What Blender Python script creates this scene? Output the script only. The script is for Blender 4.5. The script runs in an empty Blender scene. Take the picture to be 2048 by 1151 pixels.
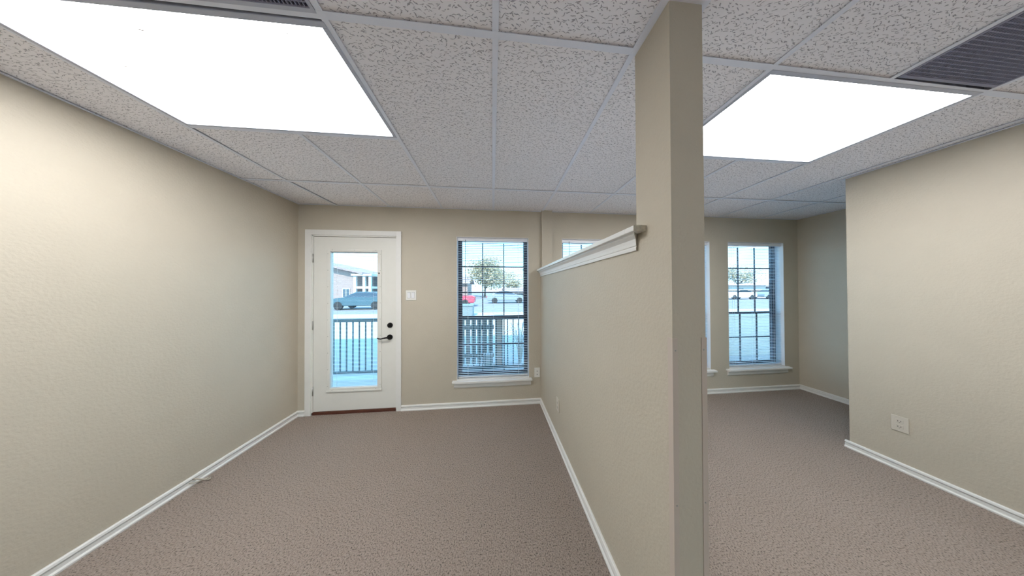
import bpy, bmesh, math, random
from mathutils import Vector, Matrix
random.seed(7)
PI = math.pi
SC = bpy.context.scene
COL = SC.collection

# ------------------------------------------------------------------ camera
F_PX, YAW, PITCH, ROLL = 414.983, .0925, .0078, -.0039
CAM_Z = 1.4212
def cam_vec(x3, y2, z3):
    c, s = math.cos(ROLL), math.sin(ROLL); x = x3*c - z3*s; z2 = x3*s + z3*c
    c, s = math.cos(PITCH), math.sin(PITCH); y = y2*c - z2*s; z = y2*s + z2*c
    c, s = math.cos(YAW), math.sin(YAW)
    return Vector((x*c + y*s, -x*s + y*c, z))
cd = bpy.data.cameras.new('camera'); cam = bpy.data.objects.new('camera', cd); COL.objects.link(cam)
cd.sensor_width = 36; cd.lens = F_PX/2048*36; cd.clip_start = .02; cd.clip_end = 400
R_, U_, B_ = cam_vec(1,0,0), cam_vec(0,0,1), -cam_vec(0,1,0)
cam.matrix_world = Matrix(((R_.x,U_.x,B_.x,0),(R_.y,U_.y,B_.y,0),(R_.z,U_.z,B_.z,CAM_Z),(0,0,0,1)))
SC.camera = cam

# ------------------------------------------------------------------ sky, sun, lamps, exposure
SKY_STRENGTH = 2.75
SUN_STRENGTH = 3.9
LENS_STRENGTH = 8.6
REAR_LAMP_W = 4
EXPOSURE = 1.02
SC.view_settings.view_transform = 'Standard'; SC.view_settings.look = 'None'
SC.view_settings.gamma = 1; SC.view_settings.use_curve_mapping = False
SC.view_settings.exposure = EXPOSURE
w = bpy.data.worlds.new('world'); SC.world = w; w.use_nodes = True
nt = w.node_tree; nt.nodes.clear()
tc = nt.nodes.new('ShaderNodeTexCoord'); sx = nt.nodes.new('ShaderNodeSeparateXYZ')
rp = nt.nodes.new('ShaderNodeValToRGB'); bg = nt.nodes.new('ShaderNodeBackground'); wo = nt.nodes.new('ShaderNodeOutputWorld')
nt.links.new(tc.outputs['Generated'], sx.inputs[0]); nt.links.new(sx.outputs['Z'], rp.inputs[0])
nt.links.new(rp.outputs[0], bg.inputs[0]); nt.links.new(bg.outputs[0], wo.inputs[0])
e = rp.color_ramp.elements
e[0].position = 0; e[0].color = (.46,.74,.90,1); e[1].position = 1; e[1].color = (.16,.40,.80,1)
m_ = e.new(.22); m_.color = (.20,.50,.66,1)
bg.inputs[1].default_value = SKY_STRENGTH
sl = bpy.data.lights.new('sun', 'SUN'); so = bpy.data.objects.new('sun', sl); COL.objects.link(so)
sl.energy = SUN_STRENGTH; sl.angle = .009; sl.color = (1,.93,.84)
so.rotation_euler = Vector((.16,.7,-.7)).to_track_quat('-Z','Y').to_euler()
# unseen area lamps added behind the camera as extra room light, at ceiling height
for i, (lx, ly) in enumerate(((-1.2,-1.1),(1.85,-1.1),(-1.2,-3.2),(1.85,-3.2))):
    l = bpy.data.lights.new('added_rear_lamp', 'AREA'); l.shape = 'RECTANGLE'; l.size = 1.18; l.size_y = .57
    l.energy = REAR_LAMP_W; l.color = (1,.95,.9)
    o = bpy.data.objects.new('added_rear_lamp', l); o.location = (lx, ly, 2.385); COL.objects.link(o)

# ------------------------------------------------------------------ materials
MATS = {}
def new_mat(name):
    m = bpy.data.materials.new(name); m.use_nodes = True
    t = m.node_tree; b = t.nodes['Principled BSDF']; MATS[name] = m
    return m, t, b
def N(t, kind, **kw):
    n = t.nodes.new(kind)
    for k, v in kw.items():
        if hasattr(n, k): setattr(n, k, v)
        else: n.inputs[k].default_value = v
    return n
def plain(name, col, rough=.5, metal=0, spec=.5, noise=0, nscale=40, bump=0, bscale=100, bdist=.001):
    m, t, b = new_mat(name)
    b.inputs['Base Color'].default_value = (*col, 1); b.inputs['Roughness'].default_value = rough
    b.inputs['Metallic'].default_value = metal; b.inputs['Specular IOR Level'].default_value = spec
    g = N(t, 'ShaderNodeNewGeometry')
    if noise:
        n = N(t, 'ShaderNodeTexNoise', Scale=nscale, Detail=3.0); t.links.new(g.outputs['Position'], n.inputs['Vector'])
        r = N(t, 'ShaderNodeValToRGB'); r.color_ramp.elements[0].position = .3; r.color_ramp.elements[1].position = .7
        r.color_ramp.elements[0].color = (*[c*(1-noise) for c in col], 1); r.color_ramp.elements[1].color = (*[min(1,c*(1+noise)) for c in col], 1)
        t.links.new(n.outputs[0], r.inputs[0]); t.links.new(r.outputs[0], b.inputs['Base Color'])
    if bump:
        n = N(t, 'ShaderNodeTexNoise', Scale=bscale, Detail=2.0); t.links.new(g.outputs['Position'], n.inputs['Vector'])
        p = N(t, 'ShaderNodeBump', Strength=bump, Distance=bdist)
        t.links.new(n.outputs[0], p.inputs['Height']); t.links.new(p.outputs[0], b.inputs['Normal'])
    return m
wall_m = plain('beige_orange_peel_paint', (.575,.513,.412), .55, spec=.35, noise=.015, nscale=6, bump=.55, bscale=75, bdist=.004)
trim_m = plain('white_trim_paint', (.84,.82,.78), .32, spec=.5, noise=.01, nscale=20)
door_m = plain('white_door_paint', (.82,.80,.74), .35, spec=.5, noise=.008, nscale=15)
plate_m = plain('ivory_plastic', (.85,.83,.78), .3)
white_m = plain('white_plastic', (.88,.88,.90), .3)
slot_m = plain('dark_slot', (.05,.045,.04), .5)
dark_m = plain('dark_bronze_aluminium', (.022,.022,.04), .35, metal=.2)
black_m = plain('black_bronze_hardware', (.012,.011,.012), .35, metal=.6)
hinge_m = plain('brushed_nickel', (.45,.44,.42), .35, metal=.9)
thr_m = plain('reddish_brown_sill', (.11,.035,.02), .5, noise=.2)
tee_m = plain('white_grid_metal', (.86,.88,.97), .4, noise=.01)
plenum_m = plain('dark_plenum', (.02,.02,.02), .9)
grille_m = plain('grey_grille', (.30,.30,.40), .6)
back_plate_m = plain('grey_back_plate', (.13,.13,.175), .9, noise=.2, nscale=8)  # blue-grey with coarse noise, for the plate behind the grille grid
outlet_m = plain('almond_plastic', (.66,.60,.51), .3)
frame_m = plain('white_fixture_metal', (.55,.57,.66), .4)
guard_m = plain('beige_vinyl_guard', (.58,.49,.42), .35, spec=.4)
raw_m = plain('raw_cut_moulding', (.52,.47,.37), .7, noise=.15, nscale=80)
cable_m = plain('beige_cable', (.5,.44,.36), .4)
bug_m = plain('dry_specks', (.25,.22,.2), .8)
concrete_m = plain('pale_concrete', (.42,.41,.40), .85, noise=.06, nscale=3, bump=.3, bscale=30)
asphalt_m = plain('grey_asphalt', (.23,.22,.22), .9, noise=.08, nscale=2)  # even grey base colour with mild noise
stucco_m = plain('tan_stucco', (.33,.255,.235), .8, noise=.04, nscale=4)
wstucco_m = plain('white_stucco', (.60,.58,.55), .8, noise=.03)
roof_m = plain('brown_roof', (.33,.25,.24), .85, noise=.12, nscale=8)
rail_m = plain('dark_teal_railing_paint', (.03,.07,.09), .45)
wood_m = plain('grey_weathered_boards', (.33,.37,.38), .8, noise=.12, nscale=14)
post_m = plain('tan_post', (.62,.47,.40), .7, noise=.05)
bark_m = plain('bark', (.24,.18,.14), .9, noise=.2, nscale=10)
leafy_m = plain('pale_winter_foliage', (.38,.33,.20), .8, noise=.3, nscale=1.2)
leafg_m = plain('green_foliage', (.13,.18,.10), .8, noise=.3, nscale=1.2)
car_teal = plain('dark_teal_car_paint', (.05,.11,.14), .25, spec=.6)
car_red = plain('red_car_paint', (.55,.06,.10), .25, spec=.6)
car_white = plain('white_car_paint', (.8,.8,.8), .25, spec=.6)
car_grey = plain('grey_car_paint', (.25,.30,.33), .25, spec=.6)
tyre_m = plain('tyre', (.02,.02,.02), .8)
carglass_m = plain('car_glass', (.04,.06,.08), .08)
redlamp_m = plain('red_lamp', (.6,.03,.05), .2)
stem_m = plain('pale_stems', (.75,.72,.66), .6)
box_m = plain('pale_grey_box', (.55,.58,.58), .6)
winb_m = plain('far_window_glass', (.06,.09,.12), .15)

# carpet
m, t, b = new_mat('carpet_loop'); carpet_m = m
g = N(t, 'ShaderNodeNewGeometry')
n1 = N(t, 'ShaderNodeTexNoise', Scale=135.0, Detail=2.0, Roughness=.6); t.links.new(g.outputs['Position'], n1.inputs['Vector'])
r1 = N(t, 'ShaderNodeValToRGB'); el = r1.color_ramp.elements
el[0].position = .33; el[0].color = (.11,.095,.082,1); el[1].position = .60; el[1].color = (.41,.338,.29,1)
k = el.new(.42); k.color = (.302,.246,.212,1)
n2 = N(t, 'ShaderNodeTexNoise', Scale=2.2, Detail=2.0); t.links.new(g.outputs['Position'], n2.inputs['Vector'])
r2 = N(t, 'ShaderNodeValToRGB'); r2.color_ramp.elements[0].color = (.93,.92,.90,1); r2.color_ramp.elements[1].color = (1,1,1,1)
mx = N(t, 'ShaderNodeMix', data_type='RGBA', blend_type='MULTIPLY'); mx.inputs[0].default_value = 1
v = N(t, 'ShaderNodeTexVoronoi', Scale=150.0); t.links.new(g.outputs['Position'], v.inputs['Vector'])
ad = N(t, 'ShaderNodeMath', operation='SUBTRACT'); t.links.new(n1.outputs[0], ad.inputs[0]); t.links.new(v.outputs['Distance'], ad.inputs[1])
bp = N(t, 'ShaderNodeBump', Strength=.8, Distance=.004)
t.links.new(n1.outputs[0], r1.inputs[0]); t.links.new(n2.outputs[0], r2.inputs[0])
t.links.new(r1.outputs[0], mx.inputs[6]); t.links.new(r2.outputs[0], mx.inputs[7]); t.links.new(mx.outputs[2], b.inputs['Base Color'])
t.links.new(ad.outputs[0], bp.inputs['Height']); t.links.new(bp.outputs[0], b.inputs['Normal'])
b.inputs['Roughness'].default_value = .95; b.inputs['Specular IOR Level'].default_value = .1

# fissured ceiling tile: short worm-like dashes, one per cell, in layers
m, t, b = new_mat('fissured_ceiling_tile'); tile_m = m
g = N(t, 'ShaderNodeNewGeometry')
wn = N(t, 'ShaderNodeTexNoise', Scale=55.0, Detail=1.0); t.links.new(g.outputs['Position'], wn.inputs['Vector'])
ws = N(t, 'ShaderNodeVectorMath', operation='SUBTRACT'); t.links.new(wn.outputs['Color'], ws.inputs[0]); ws.inputs[1].default_value = (.5,.5,.5)
wm = N(t, 'ShaderNodeVectorMath', operation='SCALE'); t.links.new(ws.outputs[0], wm.inputs[0]); wm.inputs['Scale'].default_value = .018
wa = N(t, 'ShaderNodeVectorMath', operation='ADD'); t.links.new(g.outputs['Position'], wa.inputs[0]); t.links.new(wm.outputs[0], wa.inputs[1])
def dashes(scale, L, W, off):
    o1 = N(t, 'ShaderNodeVectorMath', operation='ADD'); t.links.new(wa.outputs[0], o1.inputs[0]); o1.inputs[1].default_value = (off, off*.7, 0)
    vo = N(t, 'ShaderNodeTexVoronoi', Scale=scale); vo.voronoi_dimensions = '2D'; t.links.new(o1.outputs[0], vo.inputs['Vector'])
    df = N(t, 'ShaderNodeVectorMath', operation='SUBTRACT'); t.links.new(o1.outputs[0], df.inputs[0]); t.links.new(vo.outputs['Position'], df.inputs[1])
    sc = N(t, 'ShaderNodeSeparateColor'); t.links.new(vo.outputs['Color'], sc.inputs[0])
    an = N(t, 'ShaderNodeMapRange'); an.inputs[3].default_value = -.6; an.inputs[4].default_value = .6; t.links.new(sc.outputs[0], an.inputs[0])
    ro = N(t, 'ShaderNodeVectorRotate'); ro.rotation_type = 'Z_AXIS'; t.links.new(df.outputs[0], ro.inputs['Vector']); t.links.new(an.outputs[0], ro.inputs['Angle'])
    sp = N(t, 'ShaderNodeSeparateXYZ'); t.links.new(ro.outputs[0], sp.inputs[0])
    ln = N(t, 'ShaderNodeMapRange'); ln.inputs[3].default_value = L*.25; ln.inputs[4].default_value = L; t.links.new(sc.outputs[1], ln.inputs[0])
    ax = N(t, 'ShaderNodeMath', operation='ABSOLUTE'); t.links.new(sp.outputs[0], ax.inputs[0])
    dx = N(t, 'ShaderNodeMath', operation='DIVIDE'); t.links.new(ax.outputs[0], dx.inputs[0]); t.links.new(ln.outputs[0], dx.inputs[1])
    ay = N(t, 'ShaderNodeMath', operation='ABSOLUTE'); t.links.new(sp.outputs[1], ay.inputs[0])
    dy = N(t, 'ShaderNodeMath', operation='DIVIDE'); t.links.new(ay.outputs[0], dy.inputs[0]); dy.inputs[1].default_value = W
    px = N(t, 'ShaderNodeMath', operation='POWER'); t.links.new(dx.outputs[0], px.inputs[0]); px.inputs[1].default_value = 2
    su = N(t, 'ShaderNodeMath', operation='ADD'); t.links.new(px.outputs[0], su.inputs[0]); t.links.new(dy.outputs[0], su.inputs[1])
    mr = N(t, 'ShaderNodeMapRange'); mr.inputs[1].default_value = .75; mr.inputs[2].default_value = 1.15; t.links.new(su.outputs[0], mr.inputs[0])
    return mr.outputs[0]                                             # 0 inside a dash
a1 = dashes(50, .0120, .0013, 0); a2 = dashes(64, .0085, .0011, 3.1)
mi = N(t, 'ShaderNodeMath', operation='MINIMUM'); t.links.new(a1, mi.inputs[0]); t.links.new(a2, mi.inputs[1])
cr = N(t, 'ShaderNodeMix', data_type='RGBA'); t.links.new(mi.outputs[0], cr.inputs[0])
cr.inputs[6].default_value = (.46,.44,.48,1); cr.inputs[7].default_value = (.975,.955,.99,1)
t.links.new(cr.outputs[2], b.inputs['Base Color']); b.inputs['Roughness'].default_value = .95; b.inputs['Specular IOR Level'].default_value = .1
bp = N(t, 'ShaderNodeBump', Strength=.7, Distance=.003); t.links.new(mi.outputs[0], bp.inputs['Height']); t.links.new(bp.outputs[0], b.inputs['Normal'])

# clear glass
m, t, b = new_mat('clear_glass'); glass_m = m
t.nodes.remove(b); out = t.nodes['Material Output']
tr = N(t, 'ShaderNodeBsdfTransparent'); tr.inputs[0].default_value = (.97,.985,.99,1)
gl = N(t, 'ShaderNodeBsdfGlossy'); gl.inputs['Roughness'].default_value = .02
lw_ = N(t, 'ShaderNodeLayerWeight', Blend=.5); fr = N(t, 'ShaderNodeMath', operation='POWER'); t.links.new(lw_.outputs['Facing'], fr.inputs[0]); fr.inputs[1].default_value = 5; ms = N(t, 'ShaderNodeMixShader')
t.links.new(fr.outputs[0], ms.inputs[0]); t.links.new(tr.outputs[0], ms.inputs[1]); t.links.new(gl.outputs[0], ms.inputs[2]); t.links.new(ms.outputs[0], out.inputs[0])

# blind slats: white, slightly translucent
m, t, b = new_mat('white_blind_vinyl'); slat_m = m
b.inputs['Base Color'].default_value = (.92,.92,.94,1); b.inputs['Roughness'].default_value = .4
tl = N(t, 'ShaderNodeBsdfTranslucent'); tl.inputs[0].default_value = (.9,.92,.96,1); ms = N(t, 'ShaderNodeMixShader'); ms.inputs[0].default_value = .5
t.links.new(b.outputs[0], ms.inputs[1]); t.links.new(tl.outputs[0], ms.inputs[2]); t.links.new(ms.outputs[0], t.nodes['Material Output'].inputs[0])

# troffer lens: lit acrylic, two tubes glowing through as soft bands
m, t, b = new_mat('lit_troffer_lens'); lens_m = m
g = N(t, 'ShaderNodeNewGeometry'); sp = N(t, 'ShaderNodeSeparateXYZ'); t.links.new(g.outputs['Position'], sp.inputs[0])
sn = N(t, 'ShaderNodeMath', operation='MULTIPLY'); t.links.new(sp.outputs[1], sn.inputs[0]); sn.inputs[1].default_value = 2*PI/.15
si = N(t, 'ShaderNodeMath', operation='SINE'); t.links.new(sn.outputs[0], si.inputs[0])
mr = N(t, 'ShaderNodeMapRange'); mr.inputs[1].default_value = -1; mr.inputs[3].default_value = LENS_STRENGTH*.85; mr.inputs[4].default_value = LENS_STRENGTH*1.15
t.links.new(si.outputs[0], mr.inputs[0]); t.links.new(mr.outputs[0], b.inputs['Emission Strength'])
b.inputs['Emission Color'].default_value = (.97,.985,1,1); b.inputs['Base Color'].default_value = (.85,.85,.85,1)

# ------------------------------------------------------------------ mesh helpers
class MB:
    def __init__(s): s.bm = bmesh.new()
    def box(s, x0, x1, y0, y1, z0, z1, bev=0, mat=0):
        vs = [s.bm.verts.new(p) for p in ((x0,y0,z0),(x1,y0,z0),(x1,y1,z0),(x0,y1,z0),(x0,y0,z1),(x1,y0,z1),(x1,y1,z1),(x0,y1,z1))]
        fs = [s.bm.faces.new([vs[i] for i in f]) for f in ((3,2,1,0),(4,5,6,7),(0,1,5,4),(1,2,6,5),(2,3,7,6),(3,0,4,7))]
        for f in fs: f.material_index = mat
        if bev:
            ed = list({e for f in fs for e in f.edges})
            bmesh.ops.bevel(s.bm, geom=ed, offset=bev, segments=2, affect='EDGES', profile=.5)
        return s
    def prism(s, poly, a0, a1, axis='z', bev=0):
        """poly: 2-D points; extruded along axis from a0 to a1"""
        def P(p, a):
            if axis == 'z': return (p[0], p[1], a)
            if axis == 'x': return (a, p[0], p[1])
            return (p[0], a, p[1])
        A = [s.bm.verts.new(P(p, a0)) for p in poly]; B = [s.bm.verts.new(P(p, a1)) for p in poly]
        n = len(poly); fs = [s.bm.faces.new(A[::-1]), s.bm.faces.new(B)]
        for i in range(n): fs.append(s.bm.faces.new((A[i], A[(i+1)%n], B[(i+1)%n], B[i])))
        if bev: bmesh.ops.bevel(s.bm, geom=list({e for f in fs for e in f.edges}), offset=bev, segments=2, affect='EDGES')
        return s
    def sweep(s, prof, p0, p1, nrm, m0=0, m1=0):
        """prof (out, up) swept from p0 to p1, 'out' measured along nrm; m0/m1 mitre factors"""
        p0, p1, nrm = Vector(p0), Vector(p1), Vector(nrm); d = (p1-p0).normalized()
        A = [s.bm.verts.new(p0 + nrm*o + Vector((0,0,u)) + d*(m0*o)) for o, u in prof]
        B = [s.bm.verts.new(p1 + nrm*o + Vector((0,0,u)) + d*(m1*o)) for o, u in prof]
        n = len(prof); s.bm.faces.new(A[::-1]); s.bm.faces.new(B)
        for i in range(n): s.bm.faces.new((A[i], A[(i+1)%n], B[(i+1)%n], B[i]))
        return s
    def cyl(s, p0, p1, r0, r1=None, seg=16):
        p0, p1 = Vector(p0), Vector(p1); r1 = r0 if r1 is None else r1
        q = (p1-p0).to_track_quat('Z','Y'); A = []; B = []
        for i in range(seg):
            a = 2*PI*i/seg; v = q @ Vector((math.cos(a), math.sin(a), 0))
            A.append(s.bm.verts.new(p0+v*r0)); B.append(s.bm.verts.new(p1+v*r1))
        s.bm.faces.new(A[::-1]); s.bm.faces.new(B)
        for i in range(seg): s.bm.faces.new((A[i], A[(i+1)%seg], B[(i+1)%seg], B[i])).smooth = True
        return s
    def tube(s, pts, rads, seg=8):
        pts = [Vector(p) for p in pts]
        if not isinstance(rads, (list, tuple)): rads = [rads]*len(pts)
        rings = []
        for j, p in enumerate(pts):
            d = (pts[min(j+1, len(pts)-1)] - pts[max(j-1, 0)]).normalized(); q = d.to_track_quat('Z','Y')
            rings.append([s.bm.verts.new(p + q @ Vector((math.cos(2*PI*i/seg), math.sin(2*PI*i/seg), 0))*rads[j]) for i in range(seg)])
        s.bm.faces.new(rings[0][::-1]); s.bm.faces.new(rings[-1])
        for a, b in zip(rings, rings[1:]):
            for i in range(seg): s.bm.faces.new((a[i], a[(i+1)%seg], b[(i+1)%seg], b[i])).smooth = True
        return s
    def holed(s, x0, x1, z0, z1, y0, y1, holes):
        """wall slab x0..x1, z0..z1 between y0 and y1 with rectangular through holes"""
        xs = sorted({x0, x1, *[h[0] for h in holes], *[h[1] for h in holes]}); zs = sorted({z0, z1, *[h[2] for h in holes], *[h[3] for h in holes]})
        V = {}
        def v(x, y, z):
            k = (x, y, z)
            if k not in V: V[k] = s.bm.verts.new(k)
            return V[k]
        def solid(i, j):
            if i < 0 or j < 0 or i >= len(xs)-1 or j >= len(zs)-1: return False
            cx, cz = (xs[i]+xs[i+1])/2, (zs[j]+zs[j+1])/2
            return not any(h[0] < cx < h[1] and h[2] < cz < h[3] for h in holes)
        for i in range(len(xs)-1):
            for j in range(len(zs)-1):
                if not solid(i, j): continue
                a, b_, c, d = xs[i], xs[i+1], zs[j], zs[j+1]
                s.bm.faces.new((v(a,y0,c), v(b_,y0,c), v(b_,y0,d), v(a,y0,d))); s.bm.faces.new((v(a,y1,d), v(b_,y1,d), v(b_,y1,c), v(a,y1,c)))
                if not solid(i-1, j): s.bm.faces.new((v(a,y1,c), v(a,y0,c), v(a,y0,d), v(a,y1,d)))
                if not solid(i+1, j): s.bm.faces.new((v(b_,y0,c), v(b_,y1,c), v(b_,y1,d), v(b_,y0,d)))
                if not solid(i, j-1): s.bm.faces.new((v(a,y0,c), v(a,y1,c), v(b_,y1,c), v(b_,y0,c)))
                if not solid(i, j+1): s.bm.faces.new((v(a,y0,d), v(b_,y0,d), v(b_,y1,d), v(a,y1,d)))
        return s
    def build(s, name, mats, parent=None, origin=None):
        bm = s.bm
        bmesh.ops.recalc_face_normals(bm, faces=bm.faces[:])
        if origin is None:
            lo = Vector([min(v.co[i] for v in bm.verts) for i in range(3)]); hi = Vector([max(v.co[i] for v in bm.verts) for i in range(3)])
            origin = Vector(((lo.x+hi.x)/2, (lo.y+hi.y)/2, lo.z))
        origin = Vector(origin)
        for v in bm.verts: v.co -= origin
        me = bpy.data.meshes.new(name); bm.to_mesh(me); bm.free()
        for m in (mats if isinstance(mats, (list, tuple)) else [mats]): me.materials.append(m)
        o = bpy.data.objects.new(name, me); COL.objects.link(o)
        wl = origin
        if parent is not None:
            o.parent = parent; wl = origin - WP[parent.name]
        o.location = wl; WP[o.name] = origin
        return o
WP = {}                                                              # world position of everything built (nothing is rotated)
def empty(name, loc):
    o = bpy.data.objects.new(name, None); o.empty_display_size = .1; COL.objects.link(o); o.location = loc; WP[o.name] = Vector(loc); return o
def tag(o, label, cat, group=None):
    o['label'] = label; o['category'] = cat; o['kind'] = 'thing'
    if group: o['group'] = group
    return o
def struct(o): o['kind'] = 'structure'; return o
def dup(o, world, parent=None):
    c = o.copy(); COL.objects.link(c); c.parent = parent
    wv = Vector(world); c.location = wv - (WP[parent.name] if parent else Vector()); WP[c.name] = wv
    return c

# ------------------------------------------------------------------ room dimensions (metres)
XL, YF, XP, XPR, XR = -2.204, 2.572, .600, .722, 3.165                # left wall, far wall, partition faces, near right wall
XA = 4.34                                                            # alcove's right wall
YC0, YC1 = .645, .815                                                # column of the partition
YB, ZC, TH, GZ = -4.2, 2.403, .15, -.10
WINS = [(-.435,.449), (.882,1.766), (2.07,2.955), (3.232,4.110)]
WZ0, WZ1 = .335, 2.068
DX0, DX1, DZ1 = -2.060, -1.128, 2.056

floor = struct(MB().box(XL-TH, XA+TH, YB-TH, YF+.02, -.12, 0).build('floor', carpet_m))
# far wall with a door hole and four window holes
struct(MB().holed(XL-TH, XA+TH, -.12, 2.75, YF, YF+TH, [(DX0,DX1,0.0,DZ1)] + [(a,b_,WZ0,WZ1) for a, b_ in WINS]).build('wall_far', wall_m))
struct(MB().box(XL-TH, XL, YB, YF, 0, 2.6).build('wall_left', wall_m))
struct(MB().box(XR, XA, YB, 1.575, 0, 2.6, bev=0).build('wall_right', wall_m))
struct(MB().box(XA, XA+TH, 1.575, YF, 0, 2.6).build('wall_alcove', wall_m))
ADDED_REAR_WINS = [(-1.7,-.7,.10,2.15), (1.3,2.3,.10,2.15)]  # unseen rear windows, added so sun on the floor bounces to the ceiling
struct(MB().holed(XL, XR, 0, 2.6, YB-TH, YB, ADDED_REAR_WINS).build('wall_back', wall_m))
for i, (a, b_, c, d) in enumerate(ADDED_REAR_WINS):
    rw = struct(empty('window_%d' % (5+i), ((a+b_)/2, YB-.1, c))); f = MB()
    for p, q, u, v_ in ((a,a+.05,c,d),(b_-.05,b_,c,d),(a+.05,b_-.05,c,c+.05),(a+.05,b_-.05,d-.05,d),((a+b_)/2-.025,(a+b_)/2+.025,c+.05,d-.05)): f.box(p, q, YB-.12, YB-.08, u, v_)
    f.build('window_frame', dark_m, rw); MB().box(a+.05, b_-.05, YB-.101, YB-.099, c+.05, d-.05).build('pane', glass_m, rw)
struct(MB().box(-40, 60, -40, YB-TH, GZ-.4, GZ).build('ground_rear', concrete_m))
# partition: low wall, full-height end column, slim pilaster where it meets the far wall
part = MB().prism([(YC0,0),(YF,0),(YF,1.649),(YC1,1.649),(YC1,2.45),(YC0,2.45)], XP, XPR, 'x').build('wall_partition', wall_m); struct(part)
struct(MB().box(.612, .742, 2.532, YF, 1.6, 2.45).build('wall_pilaster', wall_m))

# ------------------------------------------------------------------ ceiling: slab, tiles, grid
cm = MB(); cm.box(XL-TH, XA+TH, YB-TH, YF+TH, 2.6, 2.75, mat=1); cm.box(XL, XR, YB, -.425, ZC+.002, 2.45, mat=0)
ceil = struct(cm.build('ceiling', [tile_m, plenum_m]))
YS = {'N': -.42, 'A': .800, 'B': 1.403, 'C': 2.030, 'D': YF}
LX = {  # lateral grid lines, position on each row (the real grid wanders a little)
 -4: dict(N=XL,A=XL,B=XL,C=XL,D=XL), -3: dict(N=-1.80,A=-1.80,B=-1.80,C=-1.835,D=-1.80), -2: dict(N=-1.205,A=-1.205,B=-1.205,C=-1.207,D=-1.205),
 -1: dict(N=-.600,A=-.604,B=-.604,C=-.606,D=-.603), 0: dict(N=.012,A=.013,B=.011,C=.010,D=.012), 1: dict(N=.590,A=.584,B=.606,C=.628,D=.624),
 2: dict(N=1.225,A=1.240,B=1.247,C=1.250,D=1.245), 3: dict(N=1.862,A=1.866,B=1.866,C=1.868,D=1.866), 4: dict(N=2.462,A=2.466,B=2.470,C=2.478,D=2.478),
 5: dict(N=3.085,A=3.085,B=3.085,C=3.080,D=3.080), 6: dict(N=3.72,A=3.72,B=3.72,C=3.725,D=3.725), 7: dict(N=XR,A=XR,B=XR,C=XA,D=XA) }
def node(k, r): return (LX[k][r], YS[r] + (.004*(k-1) if r == 'A' else 0))
TZ0, TZ1 = ZC+.005, ZC+.020
def quad_tile(pts, g=.003, shrink=None):
    p = [Vector((*q, 0)) for q in pts]; c = sum(p, Vector())/4
    q = [(a.x + (g if a.x < c.x else -g), a.y + (g if a.y < c.y else -g)) for a in p]
    if shrink: q = [(a[0]+(shrink if i in (0,3) else 0), a[1]) for i, a in enumerate(q)]
    return MB().prism(q, TZ0, TZ1, 'z').build('ceiling_tile', tile_m, ceil)
def cell(k, j, ra, rb, **kw): return quad_tile([node(k,ra), node(j,ra), node(j,rb), node(k,rb)], **kw)
for k in range(-4, 7):                                                # row C-D along the far wall
    if k == -4: quad_tile([(XL,2.056),(-1.835,2.054),(-1.80,YF),(XL,YF)]); continue      # sits short of its tee, a dark gap shows
    cell(k, k+1, 'C', 'D', shrink=.018 if k == -3 else None)
for k in (-4, -1, 0, 1, 4):                                           # long tiles A-C
    cell(k, k+1, 'A', 'C')
for k in (-3, -2, 2, 3): cell(k, k+1, 'B', 'C')                       # half tiles beyond the light fixtures
quad_tile([(3.085,1.60),(3.72,1.60),(3.725,2.03),(3.080,2.03)]); quad_tile([(3.72,1.60),(XA,1.60),(XA,2.03),(3.725,2.03)])
quad_tile([(3.085,.82),(XR,.82),(XR,1.60),(3.085,1.60)])
for k in (-4, -3, -1, 0, 1, 2, 4, 5):                                 # near row N-A
    j = k+1 if k != 5 else 7
    cell(k, j, 'N', 'A')
HW = .012
def tee(a, b_, name, z=0):
    a, b_ = Vector((*a, 0)), Vector((*b_, 0)); d = (b_-a).normalized(); n = Vector((-d.y, d.x, 0))*HW
    mb = MB(); mb.prism([(a+n).to_2d()[:], (a-n).to_2d()[:], (b_-n).to_2d()[:], (b_+n).to_2d()[:]], ZC-.0008-z, ZC+.0012-z, 'z')
    n2 = n*.1; mb.prism([(a+n2).to_2d()[:], (a-n2).to_2d()[:], (b_-n2).to_2d()[:], (b_+n2).to_2d()[:]], ZC+.0012-z, ZC+.03, 'z')
    return mb.build(name, tee_m, ceil)
for k in (-3, -1, 0, 1, 2, 4, 5):
    tee(node(k,'A'), node(k,'C'), 'main_tee'); tee(node(k,'C'), node(k,'D'), 'main_tee')
    tee(node(k,'N'), node(k,'A'), 'main_tee')
for k in (-2, 3):
    tee(node(k,'B'), node(k,'C'), 'cross_tee'); tee(node(k,'C'), node(k,'D'), 'cross_tee'); tee(node(k,'N'), node(k,'A'), 'cross_tee')
tee(node(6,'C'), node(6,'D'), 'cross_tee'); tee((3.72,1.60), node(6,'C'), 'cross_tee')
for k in range(-4, 7):
    tee(node(k,'C'), node(k+1,'C'), 'cross_tee', .0003)
for k in (-4, -3, -2, -1, 0, 1, 2, 3, 4): tee(node(k,'A'), node(k+1,'A'), 'cross_tee', .0003)
tee(node(5,'A'), (XR, node(7,'A')[1]), 'cross_tee', .0003)
for k in (-3, -2, 2, 3): tee(node(k,'B'), node(k+1,'B'), 'cross_tee', .0003)
for i, (x0, x1, y0, y1) in enumerate(((XL,XL+.018,-.42,YF-.018),(XR-.02,XR,-.42,1.575),(XR-.02,XA-.018,1.575,1.593),(XL,.612,YF-.018,YF),(.742,XA,YF-.018,YF),(XA-.018,XA,1.575,YF-.018),
        (XP-.022,XP,YC0,YC1),(XP-.022,XPR+.022,YC0-.022,YC0),(XPR,XPR+.022,YC0,YC1))):
    MB().box(x0, x1, y0, y1, ZC-.0016, ZC+.0005).build('wall_angle', tee_m, ceil)

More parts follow.
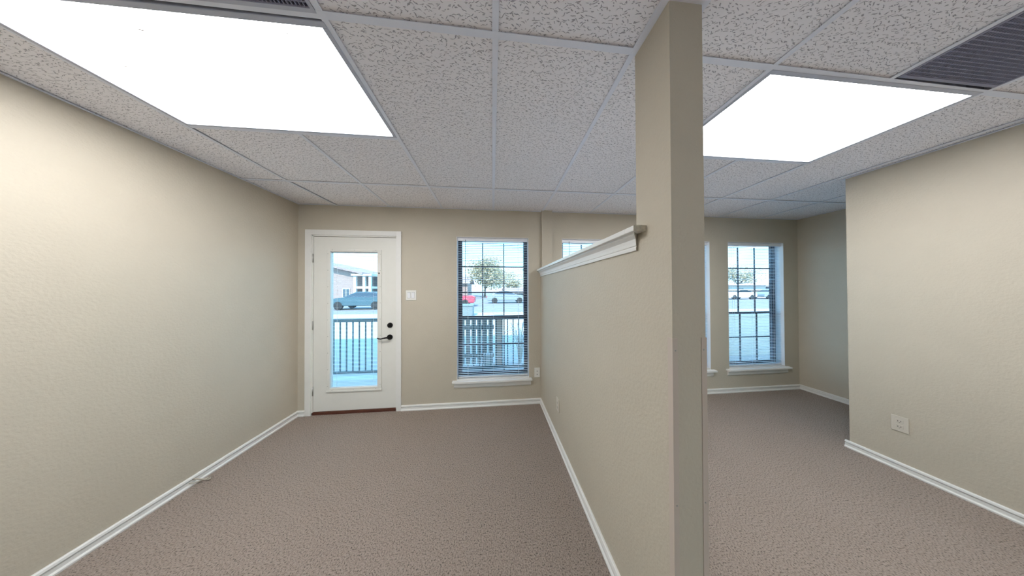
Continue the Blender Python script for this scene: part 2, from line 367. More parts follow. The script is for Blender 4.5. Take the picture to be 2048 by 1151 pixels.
# ------------------------------------------------------------------ baseboards
BP = [(0,0),(.020,0),(.021,.010),(.016,.016),(.012,.018),(.013,.038),(.004,.040),(.004,.046),(.016,.048),(.013,.059),(.008,.063),(0,.063)]
def base(name, p0, p1, n, m0=0, m1=0): return struct(MB().sweep(BP, p0, p1, n, m0, m1).build(name, trim_m))
base('baseboard_left', (XL,YB,0), (XL,YF,0), (1,0,0), 1, -1)
base('baseboard_far', (-1.078,YF,0), (XP,YF,0), (0,-1,0), 0, -1)
base('baseboard_corner', (XL,YF,0), (-2.122,YF,0), (0,-1,0), 1, 0)
base('baseboard_partition', (XP,YF,0), (XP,YC0,0), (-1,0,0), 1, 0)
base('baseboard_alcove_far', (XPR,YF,0), (XA,YF,0), (0,-1,0), 0, -1)
base('baseboard_alcove_right', (XA,YF,0), (XA,1.575,0), (-1,0,0), 1, 0)
base('baseboard_right', (XR,1.595,0), (XR,YB,0), (-1,0,0), 0, -1)
base('baseboard_back', (XL,YB,0), (XR,YB,0), (0,1,0), 1, -1)

# ------------------------------------------------------------------ crown cap on the low partition
CP = [(0,0),(.009,0),(.011,.012),(.005,.014),(.005,.017),(.010,.020),(.012,.034),(.016,.046),(.027,.055),(.033,.059),(.034,.068),(0,.068)]
z0c = 1.582
cap = struct(MB().sweep(CP, (XP,2.56,z0c), (XP,YC1,z0c), (-1,0,0), 0, .95).build('trim_cap', trim_m))
mb = MB(); mb.sweep(CP, (XP,YC1-.0002,z0c), (XP,YC1-.0018,z0c), (-1,0,0), .95, .95); mb.build('raw_mitre_end', raw_m, cap)
MB().sweep(CP, (XPR,2.56,z0c), (XPR,YC1,z0c), (1,0,0), 0, 0).build('moulding', trim_m, cap)
zb = z0c+.068
MB().box(XP-.052, XPR+.052, YC1+.001, 2.56, zb, zb+.021, bev=.002).build('cap_board', trim_m, cap)
MB().box(XP-.052, XP, .762, YC1+.001, zb, zb+.021, bev=.002).build('cap_board_ear', trim_m, cap)
MB().prism([(XP-.0515,.7605),(XP-.0515,.763),(XP+.0005,.763),(XP+.0005,.7585),(XP-.02,.7575)], zb-.001, zb+.0215, 'z').build('painted_end', raw_m, cap)

# ------------------------------------------------------------------ corner guards on the column
def guard(name, xe, sgn, label):
    t_ = .0022; r = empty(name, (xe, YC0, 0))
    tag(r, label, 'corner guard', 'corner guards of the column')
    w_ = .017
    pts = [(xe-sgn*0, YC0)] 
    poly = [(xe-sgn*t_, YC0-t_), (xe+sgn*w_, YC0-t_), (xe+sgn*w_, YC0-.0002), (xe-sgn*.0002, YC0-.0002), (xe-sgn*.0002, YC0+w_), (xe-sgn*t_, YC0+w_)]
    MB().prism(poly, .004, 1.256, 'z').build('guard_strip', guard_m, r)
    for z in (1.215, .70, .15): MB().cyl((xe+sgn*.009, YC0-t_, z), (xe+sgn*.009, YC0-t_-.0012, z), .0032, .0024, 10).build('screw', hinge_m, r)
guard('corner_guard', XP, 1, 'beige plastic corner guard strip on the left edge of the column')
guard('corner_guard', XPR, -1, 'beige plastic corner guard strip on the right edge of the column')

# ------------------------------------------------------------------ door
door = struct(empty('door_1', ((DX0+DX1)/2, YF, 0)))
CY = YF-.016
fr = MB(); CW = .062
fr.box(-2.121, -2.056, CY, YF, 0, 2.115, bev=.003); fr.box(-1.132, -1.077, CY, YF, 0, 2.115, bev=.003); fr.box(-2.058, -1.130, CY, YF, 2.056, 2.115, bev=.003)
fr.build('casing', trim_m, door)
jb = MB(); jb.box(DX0, DX0+.012, YF-.004, YF+.14, 0, DZ1); jb.box(DX1-.012, DX1, YF-.004, YF+.14, 0, DZ1); jb.box(DX0, DX1, YF-.004, YF+.14, DZ1-.012, DZ1)
jb.box(DX0+.012, DX0+.024, YF+.056, YF+.09, 0, DZ1-.012); jb.box(DX1-.024, DX1-.012, YF+.056, YF+.09, 0, DZ1-.012); jb.box(DX0+.012, DX1-.012, YF+.056, YF+.09, DZ1-.024, DZ1-.012)
jb.build('jamb', trim_m, door)
SX0, SX1, SZ0, SZ1 = -2.045, -1.143, .034, 2.040; SY0, SY1 = YF+.010, YF+.054
GX0, GX1, GZ0, GZ1 = -1.868, -1.346, .292, 1.872
MB().holed(SX0, SX1, SZ0, SZ1, SY0, SY1, [(GX0,GX1,GZ0,GZ1)]).build('door_leaf', door_m, door)
lf = MB()
LX0, LX1, LZ0, LZ1 = GX0-.033, GX1+.043, GZ0-.036, GZ1+.026
yl0 = SY0-.012
for a, b_, c, d_ in ((LX0,GX0+.004,LZ0,LZ1),(GX1-.004,LX1,LZ0,LZ1),(GX0,GX1,GZ1-.004,LZ1),(GX0,GX1,LZ0,GZ0+.004)):
    lf.box(a, b_, yl0, SY0+.002, c, d_, bev=.0045)
lf.box(LX0-.004, LX1+.004, yl0-.004, SY0, LZ0-.004, LZ0+.012, bev=.003)
lite = lf.build('lite_frame', door_m, door)
cap_pts = [(LX0+.014, z) for z in [GZ0+.03+i*.19 for i in range(9)]] + [(LX1-.014, z) for z in [GZ0+.03+i*.19 for i in range(9)]] + [(x, LZ1-.010) for x in (-1.84,-1.60,-1.365)] + [(x, LZ0+.018) for x in (-1.84,-1.61,-1.365)]
sc0 = None
for x, z in cap_pts:
    if sc0 is None: sc0 = MB().cyl((x,yl0,z), (x,yl0-.0015,z), .0042, .0035, 10).build('screw_cap', hinge_m, lite); off = WP[sc0.name]-Vector((x,yl0,z))
    else: dup(sc0, Vector((x,yl0,z))+off, lite)
gy = (SY0+SY1)/2
MB().box(GX0-.002, GX1+.002, gy-.011, gy-.008, GZ0-.002, GZ1+.002).build('pane', glass_m, door)
MB().box(GX0-.002, GX1+.002, gy+.009, gy+.012, GZ0-.002, GZ1+.002).build('pane', glass_m, door)
MB().box(GX0+.002, GX1-.002, gy-.006, gy+.006, GZ1-.016, GZ1-.001).build('blind_headrail', white_m, door)
def slat_mb(x0, x1, y, z, half, tilt, arc):
    mb = MB(); top = []; bot = []
    for i in range(5):
        a = -1+i*.5; yy = a*half; zz = arc*(1-a*a)
        c, s = math.cos(tilt), math.sin(tilt)
        top.append((y+yy*c-zz*s, z+yy*s+zz*c)); bot.append((y+yy*c-(zz-.0004)*s, z+yy*s+(zz-.0004)*c))
    return mb.prism(top + bot[::-1], x0, x1, 'x')
def slats(parent, x0, x1, y, zlo, zhi, pitch, half, tilt, arc):
    n = int((zhi-zlo)/pitch); s0 = slat_mb(x0, x1, y, zlo, half, tilt, arc).build('slat', slat_m, parent); base_ = WP[s0.name].copy()
    for i in range(1, n+1): dup(s0, base_+Vector((0,0,i*pitch)), parent)
slats(door, GX0+.004, GX1-.004, gy, GZ0+.012, GZ1-.020, .0158, .0058, math.radians(-6), .0008)
MB().box(GX0+.004, GX1-.004, gy-.005, gy+.005, GZ0, GZ0+.007).build('blind_bottom_rail', white_m, door)
for x in (GX0+.06, GX1-.06): MB().box(x, x+.0022, gy-.0065, gy-.006, GZ0+.005, GZ1-.01).build('ladder_cord', white_m, door)
MB().box(LX1-.030, LX1-.020, yl0-.002, yl0, 1.62, 1.74, bev=.0006).build('blind_slide_track', white_m, door)
MB().box(LX1-.032, LX1-.018, yl0-.007, yl0-.001, 1.612, 1.627, bev=.002).build('blind_slide_knob', black_m, door)
# hinges
for z in (1.79, 1.02, .27):
    h = MB(); h.cyl((SX0-.005, SY0-.008, z-.05), (SX0-.005, SY0-.008, z+.05), .0065, seg=12); h.box(SX0-.016, SX0-.005, SY0-.0095, SY0-.007, z-.05, z+.05)
    for q in (-.017, .017): h.cyl((SX0-.005, SY0-.008, z+q-.001), (SX0-.005, SY0-.008, z+q+.001), .0072, seg=12)
    h.build('hinge', hinge_m, door)
# lever and deadbolt
lv = MB(); lx, lz = -1.213, .866
lv.cyl((lx,SY0,lz), (lx,SY0-.010,lz), .032, .030, 28); lv.cyl((lx,SY0-.010,lz), (lx,SY0-.042,lz), .011, .010, 16)
lv.tube([(lx+.008,SY0-.042,lz+.001),(lx-.02,SY0-.046,lz+.002),(lx-.05,SY0-.048,lz-.003),(lx-.08,SY0-.047,lz-.010),(lx-.105,SY0-.045,lz-.008),(lx-.122,SY0-.043,lz+.000)], [.010,.0095,.008,.0075,.0075,.006], 10)
lv.build('lever_handle', black_m, door)
db = MB(); db.cyl((lx+.003,SY0,1.006), (lx+.003,SY0-.014,1.006), .031, .028, 28); db.box(lx-.004, lx+.010, SY0-.030, SY0-.013, .989, 1.023, bev=.003)
db.build('deadbolt', black_m, door)
MB().box(DX0+.002, DX1-.002, YF-.004, YF+.148, 0, .030, bev=.002).build('threshold', thr_m, door)
MB().box(SX0, SX1, SY0+.004, SY1-.004, .029, .0345).build('door_sweep', thr_m, door)

# ------------------------------------------------------------------ windows, sills, blinds
BLN = ['white mini blind on the window right of the door, with a thin tilt wand', 'white mini blind mostly hidden behind the low partition, only its top showing',
       'white mini blind showing only as a sliver beside the column', 'white mini blind on the alcove window nearest the right corner']
for wi, (x0, x1) in enumerate(WINS):
    cx = (x0+x1)/2; W = struct(empty('window_%d' % (wi+1), (cx, YF+.09, WZ0)))
    jl = MB(); jl.box(x0, x0+.004, YF+.001, YF+.149, WZ0, WZ1); jl.box(x1-.004, x1, YF+.001, YF+.149, WZ0, WZ1); jl.box(x0, x1, YF+.001, YF+.149, WZ1-.004, WZ1)
    jl.build('jamb_liner', white_m, W)
    f = MB(); fw = .034; ya, yb = YF+.092, YF+.138
    f.box(x0+.004, x0+fw, ya, yb, WZ0, WZ1-.004); f.box(x1-fw, x1-.004, ya, yb, WZ0, WZ1-.004); f.box(x0+fw, x1-fw, ya, yb, WZ1-.022, WZ1-.004); f.box(x0+fw, x1-fw, ya, yb, WZ0, WZ0+.030)
    f.build('window_frame', dark_m, W)
    zm = 1.062
    gx0, gx1 = x0+fw, x1-fw
    for nm, za, zb, ys, rows in (('upper_sash', zm-.004, WZ1-.022, YF+.118, 3), ('lower_sash', WZ0+.030, zm+.028, YF+.100, 2)):
        sa = MB(); sw = .016
        sa.box(gx0, gx0+sw, ys-.008, ys+.008, za, zb); sa.box(gx1-sw, gx1, ys-.008, ys+.008, za, zb); sa.box(gx0+sw, gx1-sw, ys-.008, ys+.008, za, za+.028); sa.box(gx0+sw, gx1-sw, ys-.008, ys+.008, zb-(.012 if rows == 3 else .024), zb)
        s_ = sa.build(nm, dark_m, W)
        MB().box(gx0+sw, gx1-sw, ys-.001, ys+.001, za+.028, zb-.024).build('pane', glass_m, s_)
        for q in (1, 2):
            xx = gx0+(gx1-gx0)*q/3; MB().box(xx-.0065, xx+.0065, ys-.006, ys+.006, za+.028, zb-.024).build('muntin', dark_m, s_)
        for q in range(1, rows):
            zz = za+(zb-za)*q/rows; MB().box(gx0+sw, gx1-sw, ys-.0055, ys+.0055, zz-.0065, zz+.0065).build('muntin', dark_m, s_)
    st = MB(); st.box(x0-.052, x1+.032 if wi == 0 else x1+.045, YF-.050, YF, .300, .326, bev=.005); st.box(x0+.0005, x1-.0005, YF-.003, YF+.094, .300, .3355, bev=0)
    st.build('sill', trim_m, W)
    MB().prism([(YF,.236),(YF-.010,.236),(YF-.013,.244),(YF-.020,.252),(YF-.018,.290),(YF-.024,.300),(YF,.300)], x0-.034, x1+.020, 'x').build('apron', trim_m, W)
    # blind
    by = YF+.040
    B = empty('window_blind', (cx, by, WZ0)); tag(B, BLN[wi], 'window blind', 'mini blinds at the windows')
    bx0, bx1 = x0+.006, x1-.006
    MB().box(bx0, bx1, by-.013, by+.013, WZ1-.044, WZ1-.005, bev=.0015).build('headrail', white_m, B)
    slats(B, bx0+.003, bx1-.003, by, WZ0+.032, WZ1-.054, .0215, .0122, math.radians(-5), .0022)
    MB().box(bx0+.003, bx1-.003, by-.011, by+.011, WZ0+.008, WZ0+.020, bev=.002).build('bottom_rail', white_m, B)
    for fx in (.14, .5, .86):
        x = bx0+(bx1-bx0)*fx; c_ = MB()
        c_.box(x-.0008, x+.0008, by-.0135, by-.0125, WZ0+.01, WZ1-.03); c_.box(x-.0008, x+.0008, by+.0125, by+.0135, WZ0+.01, WZ1-.03); c_.build('ladder_cord', white_m, B)
    if wi in (0, 1):
        x = bx0+.095; MB().cyl((x, by-.02, WZ1-.03), (x-.002, by-.024, 1.27), .0028, seg=8).build('tilt_wand', rail_m, B)

# ------------------------------------------------------------------ plates
def plate_y(name, cx, cz, w_, h_, label, cat, kind):                  # on the far wall, facing -y
    r = empty(name, (cx, YF, cz-h_/2)); tag(r, label, cat)
    MB().box(cx-w_/2, cx+w_/2, YF-.007, YF-.0003, cz-h_/2, cz+h_/2, bev=.0025).build('cover_plate', plate_m, r)
    if kind == 'switch':
        for s in (-1, 1):
            q = MB(); xc = cx+s*.023
            q.prism([(YF-.0065,cz-.034),(YF-.0085,cz-.034),(YF-.0125,cz+.033),(YF-.0065,cz+.034)], xc-.0165, xc+.0165, 'x'); q.build('rocker_switch', white_m, r)
            MB().box(xc-.0178, xc+.0178, YF-.0075, YF-.0066, cz-.0352, cz+.0352).build('switch_gap', slot_m, r)
    else:
        for z in (cz-.022, cz+.018): MB().cyl((cx,YF-.006,z), (cx,YF-.010,z), .006, .005, 12).build('jack', slot_m, r)
plate_y('light_switch', -.967, 1.358, .118, .118, 'white two-gang rocker switch plate right of the door', 'light switch', 'switch')
plate_y('wall_jack', .550, .383, .072, .118, 'white wall plate with two round jacks between window and partition', 'wall plate', 'jack')
def outlet_x(name, x, cy, cz, w_, h_, label, sideways):               # faces -x
    r = empty(name, (x, cy, cz-h_/2)); tag(r, label, 'outlet', 'duplex power outlets')
    MB().box(x-.007, x-.0003, cy-w_/2, cy+w_/2, cz-h_/2, cz+h_/2, bev=.0025).build('cover_plate', outlet_m, r)
    for s in (-1, 1):
        oy, oz = (s*.021, 0) if sideways else (0, s*.021)
        cc = MB().box(x-.0085, x-.006, cy+oy-.0155, cy+oy+.0155, cz+oz-.0155, cz+oz+.0155, bev=.001).build('socket', outlet_m, r)
        for q in (-1, 1):
            a, b_ = (oy, oz+q*.006) if sideways else (oy+q*.006, oz)
            hy, hz = (.0045, .0014) if sideways else (.0014, .0045)
            MB().box(x-.0091, x-.008, cy+a-hy, cy+a+hy, cz+b_-hz, cz+b_+hz).build('slot', slot_m, cc)
        MB().cyl((x-.008, cy+oy+(.010 if sideways else 0), cz+oz-(0 if sideways else .010)), (x-.0091, cy+oy+(.010 if sideways else 0), cz+oz-(0 if sideways else .010)), .0022, seg=8).build('slot', slot_m, cc)
outlet_x('power_outlet', XP, 1.883, .355, .072, .118, 'small upright outlet low on the left face of the partition', False)
outlet_x('power_outlet', XR, 1.342, .362, .072, .118, 'upright outlet low on the near right wall', False)

# cable stub out of the left baseboard
cs = MB(); cs.tube([(XL+.01,1.742,.045),(XL+.03,1.745,.040),(XL+.045,1.756,.026),(XL+.060,1.766,.014),(XL+.072,1.773,.010)], .0045, 8)
cs.tube([(XL+.01,1.72,.030),(XL+.028,1.735,.020),(XL+.050,1.765,.012),(XL+.062,1.80,.010)], .003, 8)
cab = cs.build('cable_stub', cable_m); tag(cab, 'short beige cable stub poking out of the left baseboard onto carpet', 'cable')
MB().cyl((XL+.070,1.771,.010), (XL+.086,1.779,.010), .0075, .0075, 12).build('connector', cable_m, cab)

# ------------------------------------------------------------------ ceiling lights
def troffer(x0, x1, label, bugs):
    y0, y1 = YS['A']+.010, YS['B']-.010
    r = empty('ceiling_light', ((x0+x1)/2, (y0+y1)/2, ZC)); tag(r, label, 'ceiling light', 'recessed fluorescent troffers')
    f = MB(); q = .020
    for a, b_, c, d in ((x0,x1,y0,y0+q),(x0,x1,y1-q*.6,y1),(x0,x0+q,y0+q,y1-q*.6),(x1-q,x1,y0+q,y1-q*.6)): f.box(a, b_, c, d, ZC-.003, ZC+.012, bev=.002)
    f.build('frame', frame_m, r)
    MB().box(x0, x1, y0, y1, ZC+.012, ZC+.07).build('housing', frame_m, r)
    MB().box(x0+q, x1-q, y0+q, y1-q*.6, ZC+.006, ZC+.011).build('lens', lens_m, r)
    for bx, by_, ln, an in bugs:
        MB().tube([(bx-ln*math.cos(an), by_-ln*math.sin(an), ZC+.0052), (bx, by_, ZC+.0042), (bx+ln*math.cos(an), by_+ln*math.sin(an), ZC+.0052)], [.0008,.0022,.0008], 6).build('lens_speck', bug_m, r)
troffer(-1.802, -.612, 'long lit fluorescent ceiling panel over the left room', [(-1.324,.902,.020,.1),(-1.603,1.055,.014,.1),(-1.472,1.143,.010,.3),(-1.442,1.205,.006,.2),(-.783,.866,.010,1.2)])
troffer(1.252, 2.458, 'lit fluorescent ceiling panel right of the column', [(1.809,.921,.017,-.4),(2.008,.933,.010,-.2),(2.127,1.002,.010,0),(1.532,1.03,.008,0),(2.05,1.138,.006,.2),(1.832,1.144,.006,-.3)])

# ------------------------------------------------------------------ return air grilles
def grille(x0, x1, label, dark):
    y0, y1 = YS['N']+.62, YS['A']-.012
    r = empty('air_grille', ((x0+x1)/2, (y0+y1)/2, ZC)); tag(r, label, 'air vent', 'ceiling air grilles')
    f = MB(); q = .012
    for a, b_, c, d in ((x0,x1,y0,y0+q),(x0,x1,y1-q,y1),(x0,x0+q,y0+q,y1-q),(x1-q,x1,y0+q,y1-q)): f.box(a, b_, c, d, ZC-.002, ZC+.01)
    f.build('frame', frame_m if not dark else grille_m, r)
    s = MB(); n = 44
    for i in range(1, n):
        x = x0+(x1-x0)*i/n; s.box(x-.0016, x+.0016, y0+q, y1-q, ZC+.000, ZC+.010)
        y = y0+(y1-y0)*i/n; s.box(x0+q, x1-q, y-.0016, y+.0016, ZC+.0005, ZC+.010)
    c = s.build('grid_core', grille_m, r); c['kind'] = 'stuff'
    MB().box(x0, x1, y0, y1, ZC+.012, ZC+.03).build('back_plate', back_plate_m, r)
grille(-1.192, -.618, 'grey eggcrate air grille beside the left ceiling light, at the top edge', False)
grille(1.880, 2.452, 'dark grey air grille beside the right ceiling light', True)
for (xa, xb) in ((-1.205,-.602),(1.866,2.466)):                       # short filler tiles beyond each grille
    quad_tile([(xa,-.42),(xb,-.42),(xb,.195),(xa,.195)]); tee((xa,.2),(xb,.2),'cross_tee',.0003)

# ================================================================== outdoors
GZ = -.10
struct(MB().box(-40, 60, 2.72, 14, GZ-.4, GZ).build('ground_path', concrete_m))
struct(MB().box(-90, 120, 14, 160, GZ-.4, GZ-.01).build('ground_parking', asphalt_m))
struct(MB().box(-3.4, 2.35, 2.722, 3.86, GZ, -.065).build('floor_balcony', plain('brightened_balcony_concrete', (.60,.60,.60), .8, noise=.04, nscale=3)))  # separate lighter concrete, keeps the shaded balcony bright by colour
struct(MB().prism([(-14,YB-.3),(16,YB-.3),(16,2.75),(2.5,2.75),(2.5,3.9),(-14,3.9)], 2.76, 2.95, 'z').build('shade_roof_slab', wstucco_m))  # unseen roof, outline shaped for the outdoor shade and the window daylight

# balcony railing
rl = empty('balcony_railing', (-.6, 3.7, -.065)); tag(rl, 'dark metal railing along the balcony outside the door and window', 'railing')
MB().box(-3.4, 2.35, 3.665, 3.735, .895, .945, bev=.006).build('top_rail', rail_m, rl); MB().box(-3.4, 2.35, 3.682, 3.718, .035, .075).build('bottom_rail', rail_m, rl)
b0 = MB().box(-3.328, -3.312, 3.692, 3.708, .075, .895).build('baluster', rail_m, rl); bb = WP[b0.name].copy()
for i in range(1, 57): dup(b0, bb+Vector((i*.0995,0,0)), rl)
for x in (-3.38, 2.31): MB().box(x-.02, x+.02, 3.68, 3.72, -.065, .9).build('post', rail_m, rl)

# board screen with a tan post beyond the railing
sc_ = empty('board_screen', (-.45, 4.25, GZ)); tag(sc_, 'low grey vertical board screen behind the railing left of the tan post', 'fence')
for i in range(11):
    x = -1.22+i*.113; MB().box(x, x+.088, 4.24, 4.26, GZ+.03, .86, bev=.003).build('board', wood_m, sc_)
MB().box(-1.23, .02, 4.262, 4.30, .62, .70).build('rail', wood_m, sc_); MB().box(-1.23, .02, 4.262, 4.30, .05, .13).build('rail', wood_m, sc_)
tp = MB(); tp.box(.045, .195, 4.2, 4.35, GZ, .86, bev=.006); tp.box(.03, .21, 4.185, 4.365, .86, .90, bev=.006)
tag(tp.build('gate_post', post_m), 'tan square post seen through the lower window panes', 'post')
ub = MB(); ub.box(-.17, -.02, 4.0, 4.1, GZ, .16, bev=.008); ub.box(-.18, -.01, 3.99, 4.11, .16, .185, bev=.004)
tag(ub.build('utility_box', box_m), 'small pale box at the foot of the tan post', 'utility box')
# pale arching shrub
sh = MB(); rnd = random.Random(3)
for i in range(16):
    a = rnd.uniform(0, 2*PI); r0 = rnd.uniform(.1,.28); h = rnd.uniform(.5,.88)
    c = Vector((.56, 4.3, GZ)); d = Vector((math.cos(a), math.sin(a), 0))
    sh.tube([c+d*.02, c+d*r0*.3+Vector((0,0,h*.6)), c+d*r0*.8+Vector((0,0,h)), c+d*r0*1.4+Vector((0,0,h*.72))], [.009,.008,.006,.003], 5)
tag(sh.build('arching_shrub', stem_m), 'pale arching bare stems right of the tan post', 'shrub')
# low wall outside the alcove windows
lw = MB(); lw.box(2.6, 9.5, 4.25, 4.40, GZ, .80); lw.box(2.57, 9.53, 4.22, 4.43, .80, .85, bev=.008)
tag(lw.build('garden_wall', wstucco_m), 'low pale rendered wall outside the alcove window', 'wall')

# cars ------------------------------------------------------------------
def car(cx, cy, s, mat, label, L=4.5, H=1.42, suv=False):
    """side-on sedan, nose towards -x when s = 1"""
    r = empty('car', (cx, cy, GZ)); tag(r, label, 'car', 'cars in the parking lot')
    hw = .88; hl = L/2
    low = [(-hl,.42),(-hl+.05,.30),(hl-.05,.32),(hl,.45),(hl-.02,.88),(hl-.35,.98),(-hl*.42,.98),(-hl+.35,.86),(-hl+.03,.70)]
    mb = MB(); mb.prism([(cx+s*a, GZ+b_) for a, b_ in low], cy-hw, cy+hw, 'y', bev=.05); mb.build('body', mat, r)
    top = [(-hl*.46,.95),(-hl*.10,H-.03),(hl*.05,H),(hl*(.62 if suv else .38),H-.02),(hl*(.90 if suv else .74),.97)]
    def cabin(sc, y):
        return [(cx+s*a*1.0, y, GZ+b_) for a, b_ in top]
    for nm, mt, ins, k0 in (('cabin', mat, 0, 1.0), ('window', carglass_m, .0, .985)):
        bm_ = MB(); A = []; B = []
        zs = [b_ for _, b_ in top]
        for a, b_ in top:
            t_ = (b_-.95)/(H-.95); yy = (hw-.03) - .20*t_
            if nm == 'window':
                aa = a*.93+.02; bb_ = .98+(b_-.95)*.82; yy = (hw-.03)-.20*((bb_-.95)/(H-.95))+.006
            else: aa, bb_ = a, b_
            A.append(bm_.bm.verts.new((cx+s*aa, cy-yy, GZ+bb_))); B.append(bm_.bm.verts.new((cx+s*aa, cy+yy, GZ+bb_)))
        bm_.bm.faces.new(A); bm_.bm.faces.new(B[::-1])
        for i in range(len(A)): bm_.bm.faces.new((A[i], B[i], B[(i+1)%len(A)], A[(i+1)%len(A)]))
        bm_.build(nm, mt, r)
    for wx in (-hl*.62, hl*.62):
        for sy in (-1, 1):
            MB().cyl((cx+s*wx, cy+sy*(hw-.18), GZ+.32), (cx+s*wx, cy+sy*(hw+.01), GZ+.32), .32, seg=20).cyl((cx+s*wx, cy+sy*(hw+.01), GZ+.32), (cx+s*wx, cy+sy*(hw+.015), GZ+.32), .19, seg=16).build('wheel', tyre_m, r)
    MB().box(cx+s*hl-.06, cx+s*hl+.03, cy-hw+.05, cy-hw+.40, GZ+.66, GZ+.82, bev=.01).build('tail_lamp', redlamp_m, r)
car(-10.5, 18.0, 1, car_teal, 'dark teal car seen through the door glass, nose to the left', L=4.4, H=1.40, suv=True)
car(-3.9, 20.0, 1, car_red, 'red car at the left of the window view', H=1.0)
car(1.6, 24.0, -1, car_grey, 'grey car beyond the middle of the first window view')
car(8.6, 29.0, 1, car_white, 'white car near the right of the first window view', suv=True)
car(35.6, 27.3, 1, car_white, 'white car in front of the white building, alcove window')
car(42.2, 28.0, 1, car_grey, 'grey car right of the white one, alcove window')
dp = MB(); dp.box(-3.3, -1.15, 12, 13, GZ, .48, bev=.02); dp.box(-3.34, -1.11, 11.96, 13.04, .48, .55, bev=.01)
tag(dp.build('storage_bin', plain('grey_green_bin_paint', (.16,.21,.22), .6)), 'long grey bin in front of the red car', 'bin')

# buildings --------------------------------------------------------------
def win_rect(parent, x, z, w_, h_, y):
    f = MB().box(x-w_/2-.08, x+w_/2+.08, y-.06, y-.0, z-.08, z+h_+.08).build('window', wstucco_m, parent)
    MB().box(x-w_/2, x+w_/2, y-.075, y-.061, z, z+h_).build('pane', winb_m, f)
    MB().box(x-.03, x+.03, y-.09, y-.076, z, z+h_).build('mullion', wstucco_m, f)
ap = empty('apartment_building', (-26, 30, GZ)); tag(ap, 'tan apartment building with sloping roof and white porch columns, behind the teal car', 'building')
MB().prism([(-36,GZ),(-18.6,GZ),(-18.6,3.75),(-26.5,5.6),(-36,3.4)], 30, 40, 'y').build('wall', stucco_m, ap)
MB().prism([(-37,3.25),(-26.5,5.72),(-17.2,3.52),(-17.2,3.78),(-26.5,6.0),(-37,3.5)], 29.2, 41, 'y').build('roof', roof_m, ap)
for x in (-18.35, -17.2, -16.45): MB().box(x-.16, x+.16, 29.5, 29.8, GZ, 3.4).build('porch_column', wstucco_m, ap)
MB().box(-18.48, -16.32, 29.56, 32, 1.62, 1.93).build('porch_floor', wstucco_m, ap); MB().box(-18.7, -16.1, 29.3, 33, 3.35, 3.62).build('porch_beam', wstucco_m, ap)
win_rect(ap, -19.7, .5, .8, 1.1, 30)
MB().box(-18.6, -15.9, 33.0, 33.3, GZ, 3.4).build('porch_wall', plain('painted_porch_shade', (.16,.17,.18), .8), ap)  # backing added behind the porch; dark colour stands for shade between columns
def house(name, x0, x1, y, h, ridge, wm, rm, label, wins=()):
    r = empty(name, ((x0+x1)/2, y, GZ)); tag(r, label, 'building')
    MB().box(x0, x1, y, y+9, GZ, h).build('wall', wm, r)
    MB().prism([(y-.7,h-.05),(y+4.5,h+ridge),(y+9.7,h-.05),(y+9.7,h+.12),(y+4.5,h+ridge+.25),(y-.7,h+.12)], x0-.7, x1+.7, 'x').build('roof', rm, r)
    MB().box(x0-.65, x1+.65, y-.72, y-.66, h-.1, h+.14).build('fascia', wstucco_m, r)
    for x, z, a, b_ in wins: win_rect(r, x, z, a, b_, y)
house('shop_building', -14.5, -5.5, 46, 2.9, 1.5, stucco_m, roof_m, 'tan building far behind the red car', [(-12,.9,1.4,1.2),(-8.5,.9,1.4,1.2)])
house('shop_building', 2.5, 12, 34, .95, .6, stucco_m, roof_m, 'low tan building at the right of the first window view', [(4.5,.1,1.2,.6),(8,.1,1.2,.6)])
house('white_building', 34, 46, 31, 2.1, .01, wstucco_m, wstucco_m, 'white building with two windows in the alcove window view', [(37.6,.5,1.0,1.0),(41.2,.5,1.0,1.0)])
house('grey_building', 51, 70, 33, 1.5, .8, box_m, roof_m, 'grey low building right of the white building', [(53,.6,1.4,1.1),(57,.6,1.4,1.1)])

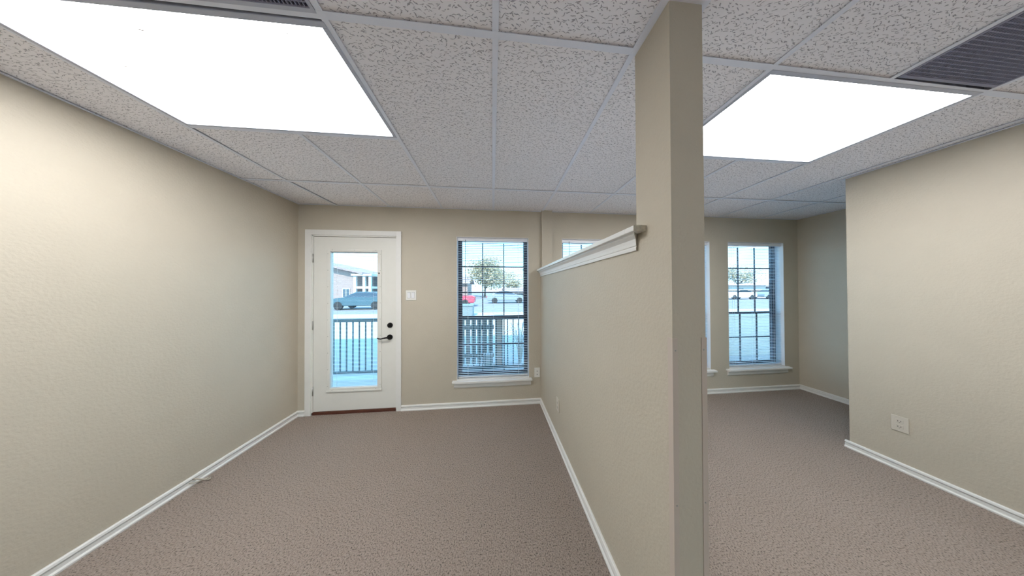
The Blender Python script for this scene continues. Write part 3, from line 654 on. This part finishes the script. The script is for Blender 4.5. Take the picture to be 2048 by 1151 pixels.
# trees --------------------------------------------------------------------
def tree(x, y, h, w_, mat, n, seed, label, th=.22):
    rnd = random.Random(seed); r = empty('tree', (x, y, GZ)); tag(r, label, 'tree', 'trees beyond the parking lot')
    tb = MB(); tb.tube([(x,y,GZ),(x+.1,y,GZ+h*.25),(x,y,GZ+h*.45)], [th,th*.8,th*.6], 8)
    tips = []
    for i in range(16):
        a = rnd.uniform(0,2*PI); rr = rnd.uniform(.25,.85)*w_/2; zz = h*rnd.uniform(.28,.93)
        p1 = Vector((x,y,GZ+h*rnd.uniform(.18,.45))); p3 = Vector((x+rr*math.cos(a), y+rr*math.sin(a), GZ+zz)); p2 = (p1+p3)/2+Vector((0,0,h*.06))
        tb.tube([p1,p2,p3], [th*.45,th*.25,th*.08], 6); tips.append(p3)
        for j in range(3):
            q = p2.lerp(p3, rnd.uniform(.1,.9)); e_ = q+Vector((rnd.uniform(-1,1),rnd.uniform(-1,1),rnd.uniform(.1,1)))*w_*.14; tb.tube([q,e_],[th*.12,th*.04],5); tips.append(e_)
    tb.build('trunk', bark_m, r)
    vs = []; fs = []
    for i in range(n):
        c = rnd.choice(tips)+Vector((rnd.gauss(0,1),rnd.gauss(0,1),rnd.gauss(0,.8)))*w_*.085
        u = Vector((rnd.gauss(0,1),rnd.gauss(0,1),rnd.gauss(0,1))).normalized(); v_ = u.orthogonal().normalized(); s = rnd.uniform(.07,.16)*w_/6
        k = len(vs); vs += [c-u*s, c+v_*s*.6, c+u*s, c-v_*s*.6]; fs.append((k,k+1,k+2,k+3))
    me = bpy.data.meshes.new('foliage'); me.from_pydata([(p-Vector((x,y,GZ)))[:] for p in vs], [], fs); me.materials.append(mat)
    o = bpy.data.objects.new('foliage', me); COL.objects.link(o); o.parent = r; o['kind'] = 'stuff'
tree(-1.6, 42, 7.4, 10.0, leafy_m, 8000, 1, 'pale bare winter tree filling the middle of the first window view')
tree(3.9, 50, 6.0, 7.5, leafy_m, 4000, 11, 'pale tree far back between the filling tree and the green tree')
tree(5.6, 27.5, 5.6, 3.6, leafg_m, 1800, 2, 'green tree at the right of the first window view')
tree(-9.5, 38, 5.2, 5.0, leafy_m, 1400, 5, 'small pale tree at the left of the first window view')
tree(64.5, 49.0, 8.0, 9.5, leafy_m, 3000, 3, 'brown tree rising behind the white building')
tree(-23.0, 50, 7.0, 7.0, leafg_m, 1800, 4, 'green tree behind the apartment building roof')
tree(-15.2, 42, 4.6, 5.0, leafg_m, 1300, 6, 'green tree right of the apartment building columns')
tree(17.6, 42, 5.0, 5.0, leafy_m, 1300, 8, 'pale tree behind the low tan building')
